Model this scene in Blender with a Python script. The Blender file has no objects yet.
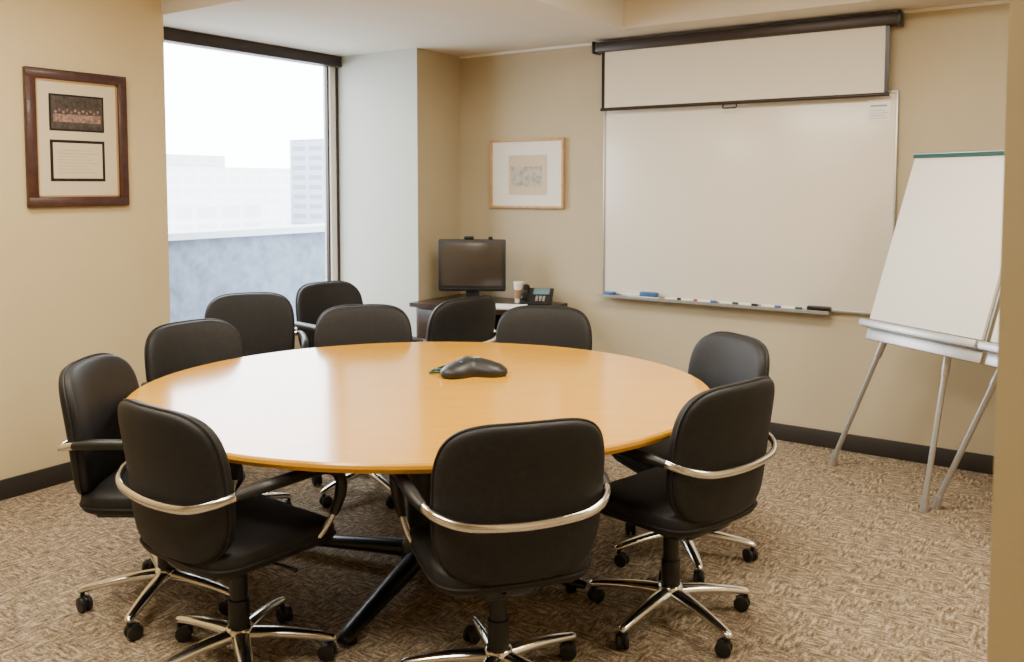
import bpy, bmesh, math, random
from mathutils import Vector, Matrix
random.seed(4)
D=bpy.data; S=bpy.context.scene
# ------------------------------------------------------------ materials
def mat(name,col=(.5,.5,.5),rough=.5,metal=0,spec=.5,noise=0,nscale=20,bump=0,bscale=200,coat=0,emit=None,es=0):
    m=D.materials.new(name); m.use_nodes=True; nt=m.node_tree; b=nt.nodes['Principled BSDF']
    b.inputs['Base Color'].default_value=(*col,1); b.inputs['Roughness'].default_value=rough
    b.inputs['Metallic'].default_value=metal; b.inputs['Specular IOR Level'].default_value=spec
    b.inputs['Coat Weight'].default_value=coat
    tc=nt.nodes.new('ShaderNodeTexCoord')
    if noise:
        n=nt.nodes.new('ShaderNodeTexNoise'); n.inputs['Scale'].default_value=nscale; n.inputs['Detail'].default_value=4
        r=nt.nodes.new('ShaderNodeValToRGB')
        r.color_ramp.elements[0].position=.3; r.color_ramp.elements[1].position=.7
        r.color_ramp.elements[0].color=(*[c*(1-noise) for c in col],1); r.color_ramp.elements[1].color=(*[min(1,c*(1+noise)) for c in col],1)
        nt.links.new(tc.outputs['Object'],n.inputs['Vector']); nt.links.new(n.outputs['Fac'],r.inputs['Fac']); nt.links.new(r.outputs['Color'],b.inputs['Base Color'])
    if bump:
        n2=nt.nodes.new('ShaderNodeTexNoise'); n2.inputs['Scale'].default_value=bscale
        bp=nt.nodes.new('ShaderNodeBump'); bp.inputs['Strength'].default_value=bump; bp.inputs['Distance'].default_value=.003
        nt.links.new(tc.outputs['Object'],n2.inputs['Vector']); nt.links.new(n2.outputs['Fac'],bp.inputs['Height']); nt.links.new(bp.outputs['Normal'],b.inputs['Normal'])
    if emit:
        b.inputs['Emission Color'].default_value=(*emit,1); b.inputs['Emission Strength'].default_value=es
    return m
M={}
M['wall']=mat('wall_paint',(.57,.465,.265),.75,noise=.03,nscale=3,bump=.15,bscale=120)
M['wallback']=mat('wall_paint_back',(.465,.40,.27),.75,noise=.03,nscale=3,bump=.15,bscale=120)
M['wall_lit']=mat('wall_painted_window_light',(.43,.44,.40),.75,noise=.02,nscale=3,bump=.15,bscale=120)  # window daylight on the column return, put into the wall colour
M['ceil']=mat('ceiling_paint',(.66,.63,.55),.9,bump=.2,bscale=150)
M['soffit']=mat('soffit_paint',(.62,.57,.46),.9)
M['baseb']=mat('baseboard_vinyl',(.022,.018,.016),.5)
M['leather']=mat('chair_leather',(.0095,.009,.0088),.58,spec=.34,noise=.25,nscale=60,bump=.3,bscale=350)
M['plastic']=mat('black_plastic',(.008,.008,.008),.45)
M['chrome']=mat('polished_aluminium',(.76,.75,.73),.16,1)
M['alu']=mat('brushed_aluminium',(.46,.455,.44),.38,.75,noise=.05,nscale=40)
M['black']=mat('black_metal',(.010,.009,.009),.3,.3)
M['bronze']=mat('bronze_window_frame',(.035,.025,.022),.4,.4)
M['wboard']=mat('whiteboard_enamel',(.76,.71,.60),.26,spec=.5)
M['screen']=mat('projection_fabric',(.70,.65,.54),.85)
M['white']=mat('white_paper',(.78,.76,.70),.8)
M['signwhite']=mat('notice_paper',(.88,.88,.86),.8)
M['mahog']=mat('mahogany_frame',(.045,.013,.010),.38,noise=.35,nscale=25,coat=.1)
M['matboard']=mat('beige_matboard',(.60,.51,.36),.85)
M['gold']=mat('gold_fillet',(.45,.30,.12),.4,.6)
M['oak']=mat('light_oak_frame',(.50,.30,.13),.45,noise=.15,nscale=30)
M['green']=mat('green_binding',(.005,.07,.055),.5)
M['dgreen']=mat('green_cable',(.006,.055,.03),.5)
M['blue']=mat('blue_marker',(.02,.10,.26),.4)
M['red']=mat('red_marker',(.45,.03,.03),.4)
M['lcd']=mat('lcd_screen',(.055,.042,.030),.22)
M['lcd2']=mat('phone_display',(.12,.22,.26),.2)
M['dkwood']=mat('dark_desk_laminate',(.035,.02,.014),.3,noise=.3,nscale=15)
M['cup']=mat('paper_cup',(.72,.66,.55),.6)
M['sleeve']=mat('cup_sleeve',(.30,.17,.08),.8)
M['stucco']=mat('parapet_stucco',(.095,.12,.165),.9,noise=.25,nscale=9,bump=.6,bscale=60)
M['ledge']=mat('parapet_coping',(.38,.42,.47),.8)
M['sill']=mat('window_sill_stone',(.5,.47,.42),.5)
M['lamp']=mat('lamp_diffuser',(.9,.9,.85),.6,emit=(1,.88,.72),es=3)

def wood():
    m=mat('maple_veneer',(.62,.30,.07),.17,coat=.15); nt=m.node_tree; b=nt.nodes['Principled BSDF']
    tc=nt.nodes.new('ShaderNodeTexCoord'); mp=nt.nodes.new('ShaderNodeMapping'); mp.inputs['Scale'].default_value=(1.2,14,8); mp.inputs['Rotation'].default_value=(0,0,.6)
    n=nt.nodes.new('ShaderNodeTexNoise'); n.inputs['Scale'].default_value=2.2; n.inputs['Detail'].default_value=6
    r=nt.nodes.new('ShaderNodeValToRGB'); r.color_ramp.elements[0].position=.3; r.color_ramp.elements[1].position=.72
    r.color_ramp.elements[0].color=(.56,.262,.006,1); r.color_ramp.elements[1].color=(.64,.315,.014,1)
    nt.links.new(tc.outputs['Object'],mp.inputs[0]); nt.links.new(mp.outputs[0],n.inputs['Vector']); nt.links.new(n.outputs['Fac'],r.inputs[0]); nt.links.new(r.outputs[0],b.inputs['Base Color'])
    b.inputs['Coat Roughness'].default_value=.08
    return m
M['wood']=wood()
def carpet():
    m=D.materials.new('woven_carpet'); m.use_nodes=True; nt=m.node_tree; b=nt.nodes['Principled BSDF']; b.inputs['Roughness'].default_value=.95; b.inputs['Specular IOR Level'].default_value=.15
    L=nt.links.new; tc=nt.nodes.new('ShaderNodeTexCoord')
    outs=[]
    for sc in ((20,80,1),(80,20,1)):
        mp=nt.nodes.new('ShaderNodeMapping'); mp.inputs['Scale'].default_value=sc
        n=nt.nodes.new('ShaderNodeTexNoise'); n.inputs['Scale'].default_value=1.0; n.inputs['Detail'].default_value=3
        L(tc.outputs['Object'],mp.inputs[0]); L(mp.outputs[0],n.inputs['Vector']); outs.append(n)
    big=nt.nodes.new('ShaderNodeTexNoise'); big.inputs['Scale'].default_value=9; big.inputs['Detail'].default_value=1; L(tc.outputs['Object'],big.inputs['Vector'])
    st=nt.nodes.new('ShaderNodeMapRange'); st.inputs[1].default_value=.46; st.inputs[2].default_value=.54; L(big.outputs['Fac'],st.inputs[0])
    mx=nt.nodes.new('ShaderNodeMix'); mx.data_type='FLOAT'; L(st.outputs[0],mx.inputs[0]); L(outs[0].outputs['Fac'],mx.inputs[2]); L(outs[1].outputs['Fac'],mx.inputs[3])
    fine=nt.nodes.new('ShaderNodeTexNoise'); fine.inputs['Scale'].default_value=120; fine.inputs['Detail'].default_value=2; L(tc.outputs['Object'],fine.inputs['Vector'])
    ad=nt.nodes.new('ShaderNodeMath'); ad.operation='MULTIPLY_ADD'; L(fine.outputs['Fac'],ad.inputs[0]); ad.inputs[1].default_value=.6; L(mx.outputs[0],ad.inputs[2])
    r=nt.nodes.new('ShaderNodeValToRGB'); e=r.color_ramp.elements; e[0].position=.60; e[0].color=(.095,.068,.044,1); e[1].position=1.02; e[1].color=(.48,.39,.27,1)
    x=e.new(.80); x.color=(.225,.172,.117,1)
    L(ad.outputs[0],r.inputs[0]); L(r.outputs[0],b.inputs['Base Color'])
    bp=nt.nodes.new('ShaderNodeBump'); bp.inputs['Strength'].default_value=.6; bp.inputs['Distance'].default_value=.006; L(ad.outputs[0],bp.inputs['Height']); L(bp.outputs[0],b.inputs['Normal'])
    return m
M['carpet']=carpet()
def facade(name,c1,c2,sx,sz):
    m=D.materials.new(name); m.use_nodes=True; nt=m.node_tree; b=nt.nodes['Principled BSDF']; b.inputs['Roughness'].default_value=.8
    tc=nt.nodes.new('ShaderNodeTexCoord'); sp=nt.nodes.new('ShaderNodeSeparateXYZ'); nt.links.new(tc.outputs['Object'],sp.inputs[0])
    ad=nt.nodes.new('ShaderNodeMath'); ad.operation='ADD'; nt.links.new(sp.outputs[0],ad.inputs[0]); nt.links.new(sp.outputs[1],ad.inputs[1])
    cb=nt.nodes.new('ShaderNodeCombineXYZ'); nt.links.new(ad.outputs[0],cb.inputs[0]); nt.links.new(sp.outputs[2],cb.inputs[1])
    br=nt.nodes.new('ShaderNodeTexBrick'); br.offset=0; br.inputs['Color1'].default_value=(*c2,1); br.inputs['Color2'].default_value=(*c2,1); br.inputs['Mortar'].default_value=(*c1,1)
    br.inputs['Scale'].default_value=1; br.inputs['Brick Width'].default_value=sx; br.inputs['Row Height'].default_value=sz; br.inputs['Mortar Size'].default_value=.25
    nt.links.new(cb.outputs[0],br.inputs['Vector']); nt.links.new(br.outputs['Color'],b.inputs['Base Color']); return m
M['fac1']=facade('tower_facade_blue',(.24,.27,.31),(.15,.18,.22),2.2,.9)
M['fac2']=facade('tower_facade_pale_haze',(.45,.46,.47),(.36,.38,.40),2.4,1.5)  # facade paled so the colour holds the distance haze
M['fac3']=facade('tower_facade_faint_haze',(.50,.50,.50),(.44,.45,.46),2.4,1.5)  # haze painted in, as a paler tone with less contrast
def sketch():
    m=mat('pencil_sketch',(.7,.66,.58),.8); nt=m.node_tree; b=nt.nodes['Principled BSDF']
    tc=nt.nodes.new('ShaderNodeTexCoord'); n=nt.nodes.new('ShaderNodeTexNoise'); n.inputs['Scale'].default_value=30; n.inputs['Detail'].default_value=8
    r=nt.nodes.new('ShaderNodeValToRGB'); r.color_ramp.elements[0].color=(.30,.28,.25,1); r.color_ramp.elements[0].position=.35; r.color_ramp.elements[1].color=(.52,.48,.41,1); r.color_ramp.elements[1].position=.56
    nt.links.new(tc.outputs['Object'],n.inputs['Vector']); nt.links.new(n.outputs[0],r.inputs[0]); nt.links.new(r.outputs[0],b.inputs['Base Color']); return m
M['sketch']=sketch()
M['photo']=mat('group_photo_dark',(.045,.035,.03),.35,noise=.6,nscale=45)
M['photo_m']=mat('group_photo_people',(.22,.14,.11),.5,noise=.6,nscale=70)
M['textline']=mat('ink_text',(.30,.27,.23),.7)

# ------------------------------------------------------------ mesh builder
class B:
    def __init__(s): s.bm=bmesh.new(); s.ms=[]
    def mi(s,k):
        if k not in s.ms: s.ms.append(k)
        return s.ms.index(k)
    def add(s,tmp,k,M4=None):
        if M4 is not None: tmp.transform(M4)
        i=s.mi(k)
        bmesh.ops.recalc_face_normals(tmp,faces=tmp.faces)
        for f in tmp.faces: f.material_index=i; f.smooth=True
        me=D.meshes.new('t'); tmp.to_mesh(me); tmp.free(); s.bm.from_mesh(me); D.meshes.remove(me)
    def box(s,c,d,k,bev=0,rot=None,seg=2):
        t=bmesh.new(); bmesh.ops.create_cube(t,size=1); bmesh.ops.scale(t,vec=d,verts=t.verts)
        if bev: bmesh.ops.bevel(t,geom=t.edges[:],offset=bev,segments=seg,affect='EDGES',profile=.5)
        m=Matrix.Translation(c)
        if rot is not None: m=m@rot
        s.add(t,k,m)
    def mm(s,a,b,k,bev=0): # min/max box
        a=Vector(a);b=Vector(b); s.box((a+b)/2,b-a,k,bev)
    def lathe(s,prof,k,c=(0,0,0),n=32,rot=None,ax=1,ay=None):
        t=bmesh.new(); rings=[]
        for r,z in prof:
            rings.append([t.verts.new((r*ax*math.cos(2*math.pi*i/n),r*(ay or ax)*math.sin(2*math.pi*i/n),z)) for i in range(n)])
        for a,b in zip(rings,rings[1:]):
            for i in range(n): t.faces.new((a[i],a[(i+1)%n],b[(i+1)%n],b[i]))
        t.faces.new(rings[0][::-1]); t.faces.new(rings[-1])
        m=Matrix.Translation(c)
        if rot is not None: m=m@rot
        s.add(t,k,m)
    def tube(s,pts,rad,k,n=10,sub=1,closed=False,up=(0,0,1)):
        P=[Vector(p) for p in pts]; R=rad if isinstance(rad,list) else [rad]*len(P)
        R=[r if isinstance(r,tuple) else (r,r) for r in R]
        if sub>1:
            Q=[];RR=[];m=len(P)
            rng=range(m if closed else m-1)
            for i in rng:
                if closed: p0,p1,p2,p3=P[i-1],P[i],P[(i+1)%m],P[(i+2)%m]; r1,r2=R[i],R[(i+1)%m]
                else: p0,p1,p2,p3=P[max(i-1,0)],P[i],P[i+1],P[min(i+2,m-1)]; r1,r2=R[i],R[i+1]
                for j in range(sub):
                    u=j/sub
                    Q.append(.5*((2*p1)+(p2-p0)*u+(2*p0-5*p1+4*p2-p3)*u*u+(3*p1-p0-3*p2+p3)*u**3)); RR.append((r1[0]*(1-u)+r2[0]*u,r1[1]*(1-u)+r2[1]*u))
            if not closed: Q.append(P[-1]); RR.append(R[-1])
            P,R=Q,RR
        t=bmesh.new(); rings=[]; N=Vector(up)
        for i,p in enumerate(P):
            a=P[i-1] if (i>0 or closed) else P[i]; b=P[(i+1)%len(P)] if (i<len(P)-1 or closed) else P[i]
            T=(b-a).normalized(); N=(N-T*N.dot(T))
            if N.length<1e-5: N=T.orthogonal()
            N.normalize(); Bn=T.cross(N)
            rings.append([t.verts.new(p+Bn*R[i][0]*math.cos(2*math.pi*j/n)+N*R[i][1]*math.sin(2*math.pi*j/n)) for j in range(n)])
        prs=list(zip(rings,rings[1:]))+([(rings[-1],rings[0])] if closed else [])
        for a,b in prs:
            for j in range(n): t.faces.new((a[j],a[(j+1)%n],b[(j+1)%n],b[j]))
        if not closed: t.faces.new(rings[0][::-1]); t.faces.new(rings[-1])
        s.add(t,k)
    def sq(s,a,b,c,e1,e2,k,fn,nt_=64,np_=22):
        sg=lambda x,e: math.copysign(abs(x)**e,x)
        t=bmesh.new(); rings=[]
        for i in range(1,np_):
            ph=-math.pi/2+math.pi*i/np_
            rings.append([t.verts.new(fn(a*sg(math.cos(ph),e1)*sg(math.cos(th),e2),b*sg(math.cos(ph),e1)*sg(math.sin(th),e2),c*sg(math.sin(ph),e1))) for th in [2*math.pi*j/nt_ for j in range(nt_)]])
        for A,Bq in zip(rings,rings[1:]):
            for j in range(nt_): t.faces.new((A[j],A[(j+1)%nt_],Bq[(j+1)%nt_],Bq[j]))
        p0=t.verts.new(fn(0,0,-c)); p1=t.verts.new(fn(0,0,c))
        for j in range(nt_):
            t.faces.new((p0,rings[0][(j+1)%nt_],rings[0][j])); t.faces.new((p1,rings[-1][j],rings[-1][(j+1)%nt_]))
        s.add(t,k)
    def poly(s,pts,z0,z1,k,bev=0):
        t=bmesh.new(); f=t.faces.new([t.verts.new((x,y,z0)) for x,y in pts])
        r=bmesh.ops.extrude_face_region(t,geom=[f]); bmesh.ops.translate(t,vec=(0,0,z1-z0),verts=[v for v in r['geom'] if isinstance(v,bmesh.types.BMVert)])
        s.add(t,k)
    def mesh(s,name,ang=35):
        me=D.meshes.new(name); s.bm.to_mesh(me); s.bm.free()
        for k in s.ms: me.materials.append(M[k])
        me.set_sharp_from_angle(angle=math.radians(ang)); return me
    def obj(s,name,loc=(0,0,0),rz=0,ang=35):
        o=D.objects.new(name,s.mesh(name,ang)); o.location=loc; o.rotation_euler=(0,0,rz); S.collection.objects.link(o); return o
RX=lambda a: Matrix.Rotation(a,4,'X'); RY=lambda a: Matrix.Rotation(a,4,'Y'); RZ=lambda a: Matrix.Rotation(a,4,'Z')

# ------------------------------------------------------------ room shell
H=2.48; H2=2.76
def simple(name,boxes,bev=0):
    b=B()
    for a,c,k in boxes: b.mm(a,c,k,bev)
    return b.obj(name)
simple('floor',[((-4.9,-2.1,-.1),(1.7,5.35,0),'carpet')])
simple('wall_left',[((-4.9,-2.1,0),(-4.4,3.03,H2),'wall')])
simple('wall_back',[((-4.9,5.21,0),(1.7,5.35,H2),'wallback')])
simple('wall_column',[((-4.9,4.724,0),(-3.98,5.209,H2),'wallback'),((-4.9,4.72,0),(-3.98,4.7239,H2),'wall_lit')])  # thin slab facing the room carries the painted window daylight
simple('wall_right',[((1.6,-2.1,0),(1.7,5.208,H2),'wall')])
simple('wall_front',[((-4.39,-2.1,0),(1.599,-2.0,H2),'wall')])
simple('wall_window_side',[((-4.88,3.031,0),(-4.68,4.719,.5),'wall')])
simple('wall_partition',[((-.095,1.14,0),(1.598,1.28,H2),'wall')])
simple('ceiling',[((-4.9,-2.1,H2),(1.7,5.35,H2+.1),'ceil')])
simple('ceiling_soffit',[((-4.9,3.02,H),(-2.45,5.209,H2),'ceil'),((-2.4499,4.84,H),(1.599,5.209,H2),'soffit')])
simple('baseboard_back',[((-3.97,5.195,0),(1.6,5.21,.1),'baseb')],.003)
simple('baseboard_left',[((-4.4,-2,0),(-4.385,3.035,.1),'baseb')],.003)
simple('baseboard_column',[((-3.98,4.71,0),(-3.965,5.2,.1),'baseb'),((-4.68,4.705,0),(-3.965,4.72,.1),'baseb')],.003)
simple('trim_1',[((-3.97,5.19,H-.018),(1.59,5.21,H-.001),'white')])
# window
b=B()
b.mm((-4.80,3.031,2.40),(-4.70,4.719,2.479),'bronze',.003)
b.mm((-4.80,4.70,.53),(-4.74,4.719,2.40),'bronze',.003)
b.mm((-4.80,3.031,.53),(-4.70,3.09,2.40),'bronze',.003)
b.mm((-4.80,3.031,.50),(-4.66,4.719,.53),'sill',.003)
b.mm((-4.79,4.63,.53),(-4.765,4.645,2.40),'bronze')
b.mm((-4.79,4.645,.53),(-4.75,4.70,2.40),'white')
b.obj('window_1')
# outdoors
simple('parapet_wall',[((-6.9,-6,-.3),(-6.6,14,1.06),'stucco'),((-6.98,-6,1.06),(-6.55,14,1.12),'ledge')])
simple('terrace_ground',[((-6.6,-6,-.3),(-4.91,14,-.05),'ledge')])
def building(name,lo,hi,k,cap=True):
    b=B(); b.mm(lo,hi,k)
    if cap:
        w=Vector(hi)-Vector(lo); b.mm((lo[0]+w.x*.25,lo[1]+w.y*.2,hi[2]),(hi[0]-w.x*.2,hi[1]-w.y*.3,hi[2]+w.z*.05),k)
    b.obj(name)
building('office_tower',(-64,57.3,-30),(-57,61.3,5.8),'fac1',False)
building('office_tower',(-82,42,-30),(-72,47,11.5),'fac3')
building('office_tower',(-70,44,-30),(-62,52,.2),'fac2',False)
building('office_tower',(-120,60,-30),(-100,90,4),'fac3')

# ------------------------------------------------------------ chair
def chair_mesh(base_rot):
    b=B()
    ZC=.668
    def fb(x,z,w):
        zz=z/.225
        x2=x*(1.0-.035*max(zz,0)**2+.01*zz-.05*min(zz,0)**2)
        y=-.262+w+.85*x2*x2-.13*z+.012*math.cos(zz*1.5)
        return (x2,y,z+ZC)
    b.sq(.247,.228,.038,.42,.48,'leather',fb)
    sg=lambda x,e: math.copysign(abs(x)**e,x)
    ring=[fb(.2485*sg(math.cos(t),.48),.2295*sg(math.sin(t),.48),-.006) for t in [2*math.pi*i/72+.01 for i in range(72)]]
    b.tube(ring,.0045,'leather',n=6,closed=True,up=(0,1,0))
    def fs(x,y,w):
        yy=y/.235
        return (x*(1+.02*yy),y+.005,.435+w-.022*max(yy,0)**3+.012*(x/.24)**2*(1 if w>0 else 0))
    b.sq(.243,.240,.044,.5,.42,'leather',fs)
    ring=[fs(.2445*sg(math.cos(t),.42),.2415*sg(math.sin(t),.42),-.004) for t in [2*math.pi*i/64+.01 for i in range(64)]]
    b.tube(ring,.0045,'leather',n=6,closed=True)
    b.box((0,0,.388),(.36,.34,.02),'plastic',.008)
    b.box((0,-.02,.365),(.16,.24,.05),'plastic',.012)
    b.tube([(0,-.08,.37),(0,-.16,.375),(0,-.215,.40),(0,-.235,.46)],[(.04,.008)]*4,'plastic',sub=5)
    b.tube([(.07,0,.37),(.2,.02,.37),(.25,.03,.365)],[.005,.005,.008],'plastic',n=8)
    half=[(.10,-.298,.622),(.18,-.285,.630),(.238,-.25,.645),(.270,-.195,.660),(.282,-.12,.668),(.286,-.02,.670),(.286,.09,.668),(.283,.15,.652),(.278,.185,.615),(.270,.190,.56),(.260,.17,.50),(.24,.135,.44),(.2,.11,.395),(.14,.10,.385)]
    path=[(-x,y,z) for x,y,z in half[::-1]]+[(0,-.303,.619)]+half
    b.tube(path,[(.010,.0135)]*len(path),'chrome',n=10,sub=5,up=(0,-1,0))
    for s in (-1,1):
        b.tube([(s*x,y,z) for x,y,z in half[3:11]],[(.013,.013)]+[(.018,.020)]*6+[(.013,.013)],'plastic',n=12,sub=6,up=(1,0,0))
    b.lathe([(.024,.36),(.024,.30),(.028,.298),(.028,.22),(.033,.218),(.033,.12)][::-1],'plastic',n=24)
    b.lathe([(.03,.065),(.042,.072),(.046,.10),(.042,.125),(.034,.132)],'chrome',n=28)
    for i in range(5):
        a=2*math.pi*i/5+base_rot; c,s_=math.cos(a),math.sin(a)
        b.tube([(c*.03,s_*.03,.103),(c*.12,s_*.12,.100),(c*.22,s_*.22,.088),(c*.285,s_*.285,.076),(c*.30,s_*.30,.068)],[(.030,.021),(.026,.017),(.021,.014),(.017,.012),(.010,.008)],'chrome',sub=4,n=12)
        e=Vector((c*.288,s_*.288,0)); ca=a+random.uniform(-1.2,1.2); r=RZ(ca)
        b.lathe([(.008,.035),(.008,.072)],'plastic',c=e,n=12)
        off=r@Vector((-.014,0,0))
        b.box(e+off+Vector((0,0,.034)),(.044,.012,.034),'plastic',.005,rot=r)
        for sd in (-1,1):
            w=r@Vector((-.014,sd*.013,.0275))
            b.lathe([(.020,-.008),(.0262,-.006),(.0272,0),(.0262,.006),(.020,.008)],'plastic',c=e+w,n=24,rot=r@RX(math.pi/2))
            b.lathe([(.010,-.001),(.009,.001)],'plastic',c=e+w+(r@Vector((0,sd*.0078,0))),n=14,rot=r@RX(math.pi/2))
    return b.mesh('office_chair_mesh',50)
cms=[chair_mesh(.3),chair_mesh(.75),chair_mesh(1.2)]
chairs=[ # hub x,y, facing x,y
 (-1.480,2.120,-.780,.620,0),(-2.240,1.765,.06,1.0,1),(-2.815,1.900,.829,.559,2),(-1.219,2.808,-.964,.267,1),
 (-1.405,3.334,-.564,-.827,0),(-2.289,3.607,.382,-.924,0),(-3.021,3.173,.714,-.700,1),(-3.230,2.490,.999,-.05,0),
 (-3.922,3.205,.78,-.62,2),(-3.930,3.984,.971,-.189,1),(-3.235,4.018,-.971,.189,2)]
for x,y,fx,fy,k in chairs:
    o=D.objects.new('office_chair',cms[k]); o.location=(x,y,0); o.rotation_euler=(0,0,math.atan2(-fx,fy)); S.collection.objects.link(o)

# ------------------------------------------------------------ table (slightly oval top)
b=B(); R=1.0; TZ=.74
b.lathe([(.3,TZ-.036),(R-.03,TZ-.036),(R-.008,TZ-.030),(R,TZ-.016),(R-.002,TZ-.006),(R-.008,TZ),(R-.2,TZ),(.4,TZ),(.001,TZ)],'wood',n=180,ax=1.122,ay=.98)
b.lathe([(.55,TZ-.062),(.55,TZ-.037)],'black',n=64)
b.lathe([(.10,.05),(.095,.10),(.075,.14),(.075,TZ-.06)],'black',n=40)
for i in range(4):
    a=math.radians(-19+90*i); c,s_=math.cos(a),math.sin(a)
    b.tube([(c*.05,s_*.05,.075),(c*.30,s_*.30,.062),(c*.60,s_*.60,.04),(c*.66,s_*.66,.03)],[(.045,.035),(.04,.028),(.032,.018),(.02,.012)],'black',sub=3,n=14)
    b.lathe([(.022,0),(.022,.02)],'black',c=(c*.6,s_*.6,0),n=16)
    b.box((c*.3,s_*.3,TZ-.05),(.5,.05,.025),'black',.004,rot=RZ(a))
b.obj('conference_table',(-2.198,2.643,0),rz=math.radians(34),ang=25)
# speakerphone
b=B()
t=bmesh.new(); n=72; rings=[]
for sc,z in ((.93,0),(1,.012),(.98,.028),(.85,.044),(.6,.058),(.32,.066),(.12,.068)):
    rings.append([t.verts.new((sc*(.115+.042*math.cos(3*a)*min(1,sc*1.1))*math.cos(a),sc*(.115+.042*math.cos(3*a)*min(1,sc*1.1))*math.sin(a),z)) for a in [2*math.pi*i/n for i in range(n)]])
for A,C in zip(rings,rings[1:]):
    for i in range(n): t.faces.new((A[i],A[(i+1)%n],C[(i+1)%n],C[i]))
t.faces.new(rings[0][::-1]); t.faces.new(rings[-1]); b.add(t,'plastic')
b.box((.085,0,.053),(.05,.035,.006),'lcd2',.002,rot=RY(.28))
for i in range(3):
    for j in range(3): b.box((-.03+.014*i,-.014+.014*j,.066),(.009,.009,.006),'alu',.002)
ring=[(.05+.09*math.cos(a),-.105+.035*math.sin(a),.008+.002*math.sin(3*a)) for a in [2*math.pi*i/20 for i in range(20)]]
b.tube(ring,.005,'dgreen',closed=True,n=8); b.tube([(x*.8,y*.9,z+.009) for x,y,z in ring],.005,'dgreen',closed=True,n=8)
b.obj('conference_speakerphone',(-2.175,2.925,TZ),rz=math.radians(255),ang=50)

# ------------------------------------------------------------ whiteboard
b=B(); x0,x1,z0,z1=-2.755,-.956,.81,2.04; Y=5.209
b.mm((x0,Y-.022,z0),(x1,Y,z1),'wboard',.002)
for a,c in (((x0-.008,Y-.028,z0-.01),(x1+.008,Y,z0+.006)),((x0-.008,Y-.028,z1-.006),(x1+.008,Y,z1+.008)),((x0-.008,Y-.028,z0),(x0+.004,Y,z1)),((x1-.004,Y-.028,z0),(x1+.008,Y,z1))): b.mm(a,c,'alu',.002)
b.mm((x0-.01,Y-.09,z0-.018),(x1-.32,Y-.02,z0-.008),'alu',.002); b.mm((x0-.01,Y-.093,z0-.018),(x1-.32,Y-.088,z0),'alu')
b.mm((x1-.15,Y-.026,z1-.155),(x1-.03,Y-.0215,z1-.035),'signwhite')
b.mm((x1-.135,Y-.0268,z1-.075),(x1-.05,Y-.0255,z1-.066),'textline')
for i in range(4): b.mm((x1-.138,Y-.0266,z1-.140+i*.014),(x1-.045-.012*(i%2),Y-.0255,z1-.1375+i*.014),'textline')
b.obj('whiteboard')
zt=z0-.0075
b=B()
for i,(x,k) in enumerate([(-2.24,'black'),(-2.13,'red'),(-2.02,'blue'),(-1.88,'green'),(-1.76,'black'),(-1.62,'blue'),(-1.5,'green')]):
    r=RZ(random.uniform(-.1,.1))@RY(math.pi/2)
    b.lathe([(.0085,-.055),(.0085,.025)],'white',c=(x,Y-.055,zt+.0085),n=14,rot=r)
    b.lathe([(.009,.025),(.0085,.062)],k,c=(x,Y-.055,zt+.009),n=14,rot=r)
b.obj('dry_erase_markers')
b=B(); b.box((-2.41,Y-.055,zt+.02),(.12,.045,.038),'blue',.006); b.box((-2.41,Y-.055,zt+.006),(.122,.048,.010),'white',.002); b.obj('whiteboard_eraser')
b=B(); b.box((-1.34,Y-.055,zt+.016),(.13,.045,.030),'black',.006); b.box((-1.34,Y-.055,zt+.004),(.125,.048,.008),'textline',.002); b.obj('whiteboard_eraser')
b=B(); b.box((-2.70,Y-.05,zt+.012),(.08,.05,.022),'blue',.008); b.obj('cleaning_cloth')
# projector screen
b=B(); sx0,sx1=-2.80,-.94
b.mm((sx0,5.10,2.395),(sx1,5.19,2.462),'bronze',.01)
for x in (sx0,sx1): b.box((x,5.145,2.428),(.02,.1,.08),'black',.006)
ya=5.128
b.mm((sx0+.05,ya,2.03),(sx1-.05,ya+.003,2.40),'screen')
b.mm((sx0+.05,ya-.001,2.03),(sx0+.072,ya+.004,2.40),'black'); b.mm((sx1-.072,ya-.001,2.03),(sx1-.05,ya+.004,2.40),'black')
b.tube([(sx0+.045,ya,2.025),(sx1-.045,ya,2.025)],[(.010,.011)]*2,'bronze',n=12)
b.tube([(-1.92,ya,2.015),(-1.92,ya-.01,1.995),(-1.88,ya-.01,1.993),(-1.84,ya-.01,1.995),(-1.84,ya,2.015)],.004,'black',n=8,sub=3)
b.obj('projection_screen')
# ------------------------------------------------------------ pictures
def frame(b,w,h,fw,ft,kf,depth):
    b.mm((-w/2,-depth,-h/2),(w/2,-.001,-h/2+fw),kf,.004); b.mm((-w/2,-depth,h/2-fw),(w/2,-.001,h/2),kf,.004)
    b.mm((-w/2,-depth,-h/2+fw*.9),(-w/2+fw,-.001,h/2-fw*.9),kf,.004); b.mm((w/2-fw,-depth,-h/2+fw*.9),(w/2,-.001,h/2-fw*.9),kf,.004)
    b.mm((-w/2+.01,-depth*.5,-h/2+.01),(w/2-.01,-.001,h/2-.01),ft)
b=B(); w,h=.535,.69; frame(b,w,h,.05,'matboard','mahog',.03)
for s in(-1,1):
    b.mm((s*(w/2-.055)-.004,-.020,-h/2+.05),(s*(w/2-.055)+.004,-.014,h/2-.05),'gold'); b.mm((-w/2+.05,-.020,s*(h/2-.055)-.004),(w/2-.05,-.014,s*(h/2-.055)+.004),'gold')
b.mm((-.15,-.0165,.04),(.14,-.014,.225),'black'); b.mm((-.14,-.018,.05),(.13,-.016,.215),'photo'); b.mm((-.13,-.0188,.085),(.12,-.0175,.125),'photo_m')
for i in range(12): b.lathe([(.007,-.0006),(.007,.0006)],'photo_m',c=(-.118+i*.0205,-.0186,.135+(i%2)*.010),n=12,rot=RX(math.pi/2))
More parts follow.
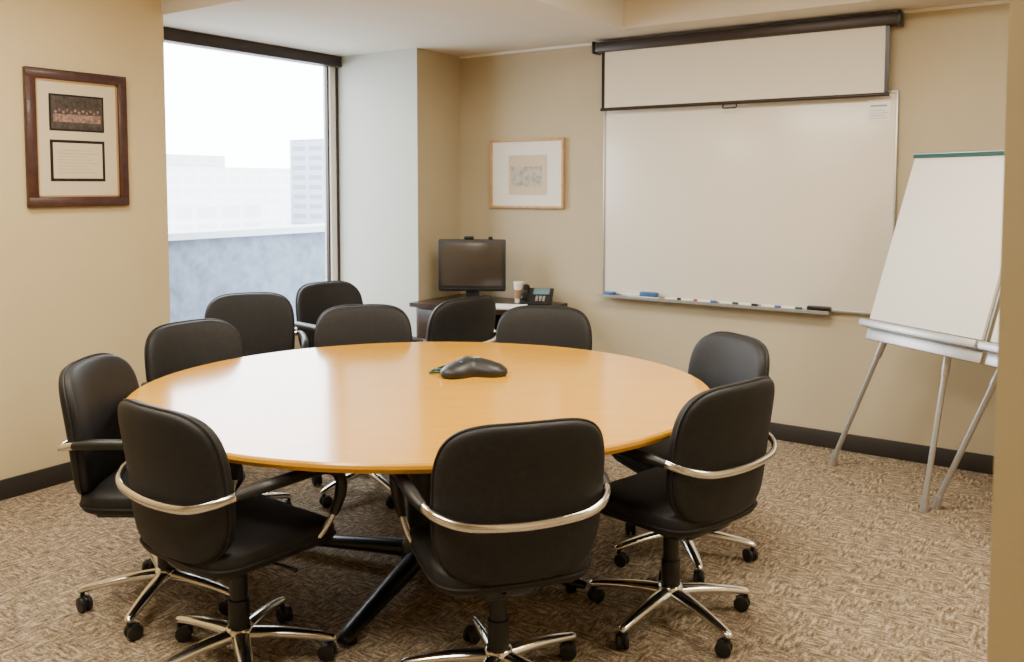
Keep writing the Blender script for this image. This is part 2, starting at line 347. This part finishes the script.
b.mm((-.15,-.0165,-.215),(.14,-.014,-.005),'black'); b.mm((-.135,-.018,-.20),(.125,-.016,-.02),'matboard')
for i in range(8): b.mm((-.11,-.0188,-.17+i*.016),(.10-.03*(i%3),-.0178,-.1685+i*.016),'textline')
b.obj('framed_certificate',(-4.399,2.510,1.765),rz=math.pi/2)
b=B(); w,h=.62,.49; frame(b,w,h,.018,'white','oak',.028)
b.mm((-.15,-.0155,-.15),(.17,-.013,.13),'matboard'); b.mm((-.13,-.0165,-.09),(.13,-.015,.05),'sketch')
b.obj('framed_sketch',(-3.382,5.209,1.612))
# ------------------------------------------------------------ desk
b=B(); pts=[(-3.96,5.19),(-3.96,4.60),(-3.40,4.60)]
for i in range(1,13):
    a=-math.pi/2+math.pi/2*i/12; pts.append((-3.40+.36*math.cos(a),4.96+.36*math.sin(a)))
pts.append((-3.04,5.19))
b.poly(pts,.69,.72,'dkwood')
b.mm((-3.95,4.66,0),(-3.92,5.17,.69),'dkwood',.003); b.mm((-3.92,5.14,.25),(-3.12,5.165,.69),'dkwood',.003)
b.mm((-3.93,4.66,.04),(-3.55,5.1,.69),'dkwood',.004)
for i in range(3): b.mm((-3.92,4.645,.06+i*.21),(-3.56,4.662,.255+i*.21),'dkwood',.004); b.mm((-3.79,4.63,.17+i*.21),(-3.69,4.648,.18+i*.21),'alu',.002)
b.lathe([(.03,0),(.03,.69)],'black',c=(-3.16,5.0,0),n=20)
b.obj('corner_desk')
# monitor
b=B()
b.box((0,0,.255),(.47,.04,.36),'plastic',.01); b.box((0,-.0195,.262),(.425,.004,.30),'lcd',.001); b.box((0,.03,.255),(.3,.04,.24),'plastic',.015)
b.box((0,-.021,.09),(.46,.005,.012),'black',.002)
b.box((0,.03,.09),(.09,.03,.16),'plastic',.006); b.lathe([(.13,0),(.13,.008),(.11,.016),(.03,.02)],'plastic',c=(0,.01,0),n=40)
b.box((-.02,0,.447),(.07,.03,.022),'black',.008); b.lathe([(.009,-.018),(.009,-.013)],'lcd2',c=(-.02,0,.447),n=16,rot=RX(math.pi/2)); b.box((.13,.0,.445),(.03,.025,.02),'black',.006)
b.obj('desktop_monitor',(-3.62,4.87,.721),rz=math.radians(30))
# phone
b=B()
t=RX(math.radians(28))
b.box((0,.0,.052),(.22,.19,.022),'plastic',.006,rot=t); b.box((0,.05,.03),(.20,.08,.058),'plastic',.008)
b.box((.03,.035,.086),(.11,.07,.004),'lcd2',.001,rot=t)
for i in range(4):
    for j in range(3): b.box((.005+.024*j,-.018-.014*i,.058-.0075*i),(.017,.010,.006),'alu',.002,rot=t)
b.tube([(-.08,-.075,.045),(-.08,-.05,.073),(-.08,.0,.092),(-.08,.055,.122),(-.08,.08,.105)],[(.022,.014),(.022,.012),(.015,.010),(.022,.012),(.022,.014)],'black',n=12,sub=4)
b.obj('desk_phone',(-3.17,5.0,.721),rz=math.radians(25),ang=45)
b=B(); b.lathe([(.026,0),(.036,.13),(.038,.132),(.038,.140),(.034,.146),(.02,.147)],'cup',n=32); b.lathe([(.031,.03),(.0355,.09)],'sleeve',n=32); b.obj('coffee_cup',(-3.33,5.02,.721))
b=B()
for i in range(6): b.box((random.uniform(-.004,.004),random.uniform(-.004,.004),.001+.002*i),(.29,.19,.0018),'white',rot=RZ(random.uniform(-.06,.06)))
b.obj('paper_stack',(-3.27,4.745,.721),rz=.35)
# ------------------------------------------------------------ easels
def easel(off,name):
    b=B()
    u=Vector((.82,-.57,0)).normalized(); nb=Vector((.57,.82,0)).normalized()
    c0=Vector((-.680,4.43,.835)); lean=.28; h=.845
    up=(Vector((0,0,h))+nb*lean).normalized(); nrm=u.cross(up).normalized()
    if nrm.dot(nb)>0: nrm=-nrm
    rot=Matrix((( u.x,-nrm.x,up.x,0),(u.y,-nrm.y,up.y,0),(u.z,-nrm.z,up.z,0),(0,0,0,1)))
    L=h/up.z
    mid=c0+up*L/2
    b.box(mid-nrm*.012,(.67,.012,L),'alu',.003,rot=rot)
    b.box(mid+nrm*.006+up*.01,(.65,.018,L-.03),'white',.002,rot=rot)
    b.box(c0+up*(L-.012)+nrm*.014,(.655,.026,.018),'green',.003,rot=rot)
    b.box(c0+up*(L+.002)+nrm*.002,(.67,.04,.010),'alu',.003,rot=rot)
    b.box(c0+nrm*.03-up*.015,(.68,.06,.010),'alu',.003,rot=rot); b.box(c0+nrm*.06+up*.0,(.68,.006,.03),'alu',.002,rot=rot)
    b.box(c0-up*.045-nrm*.01,(.67,.02,.06),'alu',.003,rot=rot)
    apex=c0+up*(L-.03)-nrm*.05
    for foot,t0 in ((Vector((-1.18,4.88,0)),-.1),(Vector((-.65,4.42,0)),0),(Vector((-.12,4.24,0)),.1)):
        f=foot+Vector((0,0,.02)); a=apex+u*t0
        m_=f.lerp(a,.42)
        b.tube([f,m_],(0.0135),'alu',n=12); b.tube([f.lerp(a,.38),a],(.018),'alu',n=12)
        b.tube([foot+Vector((0,0,.0)),f+(a-f).normalized()*.05],.018,'alu',n=12)
    b.box(apex,(.26,.05,.06),'alu',.006,rot=rot)
    return b.obj(name,off)
easel((0,0,0),'flip_chart_easel'); easel((.57,-.39,0),'flip_chart_easel')
# ------------------------------------------------------------ lights
def lamp(x,y,w,h,p,z=H2):
    b=B(); b.mm((-w/2-.04,-h/2-.04,-.03),(w/2+.04,h/2+.04,-.001),'white',.004); b.mm((-w/2,-h/2,-.036),(w/2,h/2,-.031),'lamp')
    b.obj('ceiling_light',(x,y,z))
    l=D.lights.new('ceiling_lamp','AREA'); l.shape='RECTANGLE'; l.size=w; l.size_y=h; l.energy=p; l.color=(1,.89,.72)
    o=D.objects.new('ceiling_lamp',l); o.location=(x,y,z-.045); S.collection.objects.link(o)
lamp(-1.6,.6,1.2,.6,80); lamp(-1.3,3.0,1.2,.6,80); lamp(-3.2,1.4,.6,1.2,70); lamp(.6,3.2,.6,1.2,50)
p=D.lights.new('window_portal','AREA'); p.shape='RECTANGLE'; p.size=1.65; p.size_y=1.95; p.cycles.is_portal=True
o=D.objects.new('window_portal',p); o.location=(-4.82,3.87,1.45); o.rotation_euler=(0,-math.pi/2,0); S.collection.objects.link(o)
w=D.worlds.new('World'); S.world=w; w.use_nodes=True; bg=w.node_tree.nodes['Background']; bg.inputs[0].default_value=(.90,.95,1,1); bg.inputs[1].default_value=16
# ------------------------------------------------------------ camera
c=D.cameras.new('camera'); c.lens=30.8; c.sensor_width=36; c.shift_y=-.090; c.clip_start=.05; c.clip_end=500
c.dof.use_dof=True; c.dof.focus_distance=3.6; c.dof.aperture_fstop=6.3
o=D.objects.new('camera',c); o.location=(0,0,1.53); o.rotation_euler=(math.radians(90-3.5),0,math.radians(34)); S.collection.objects.link(o); S.camera=o
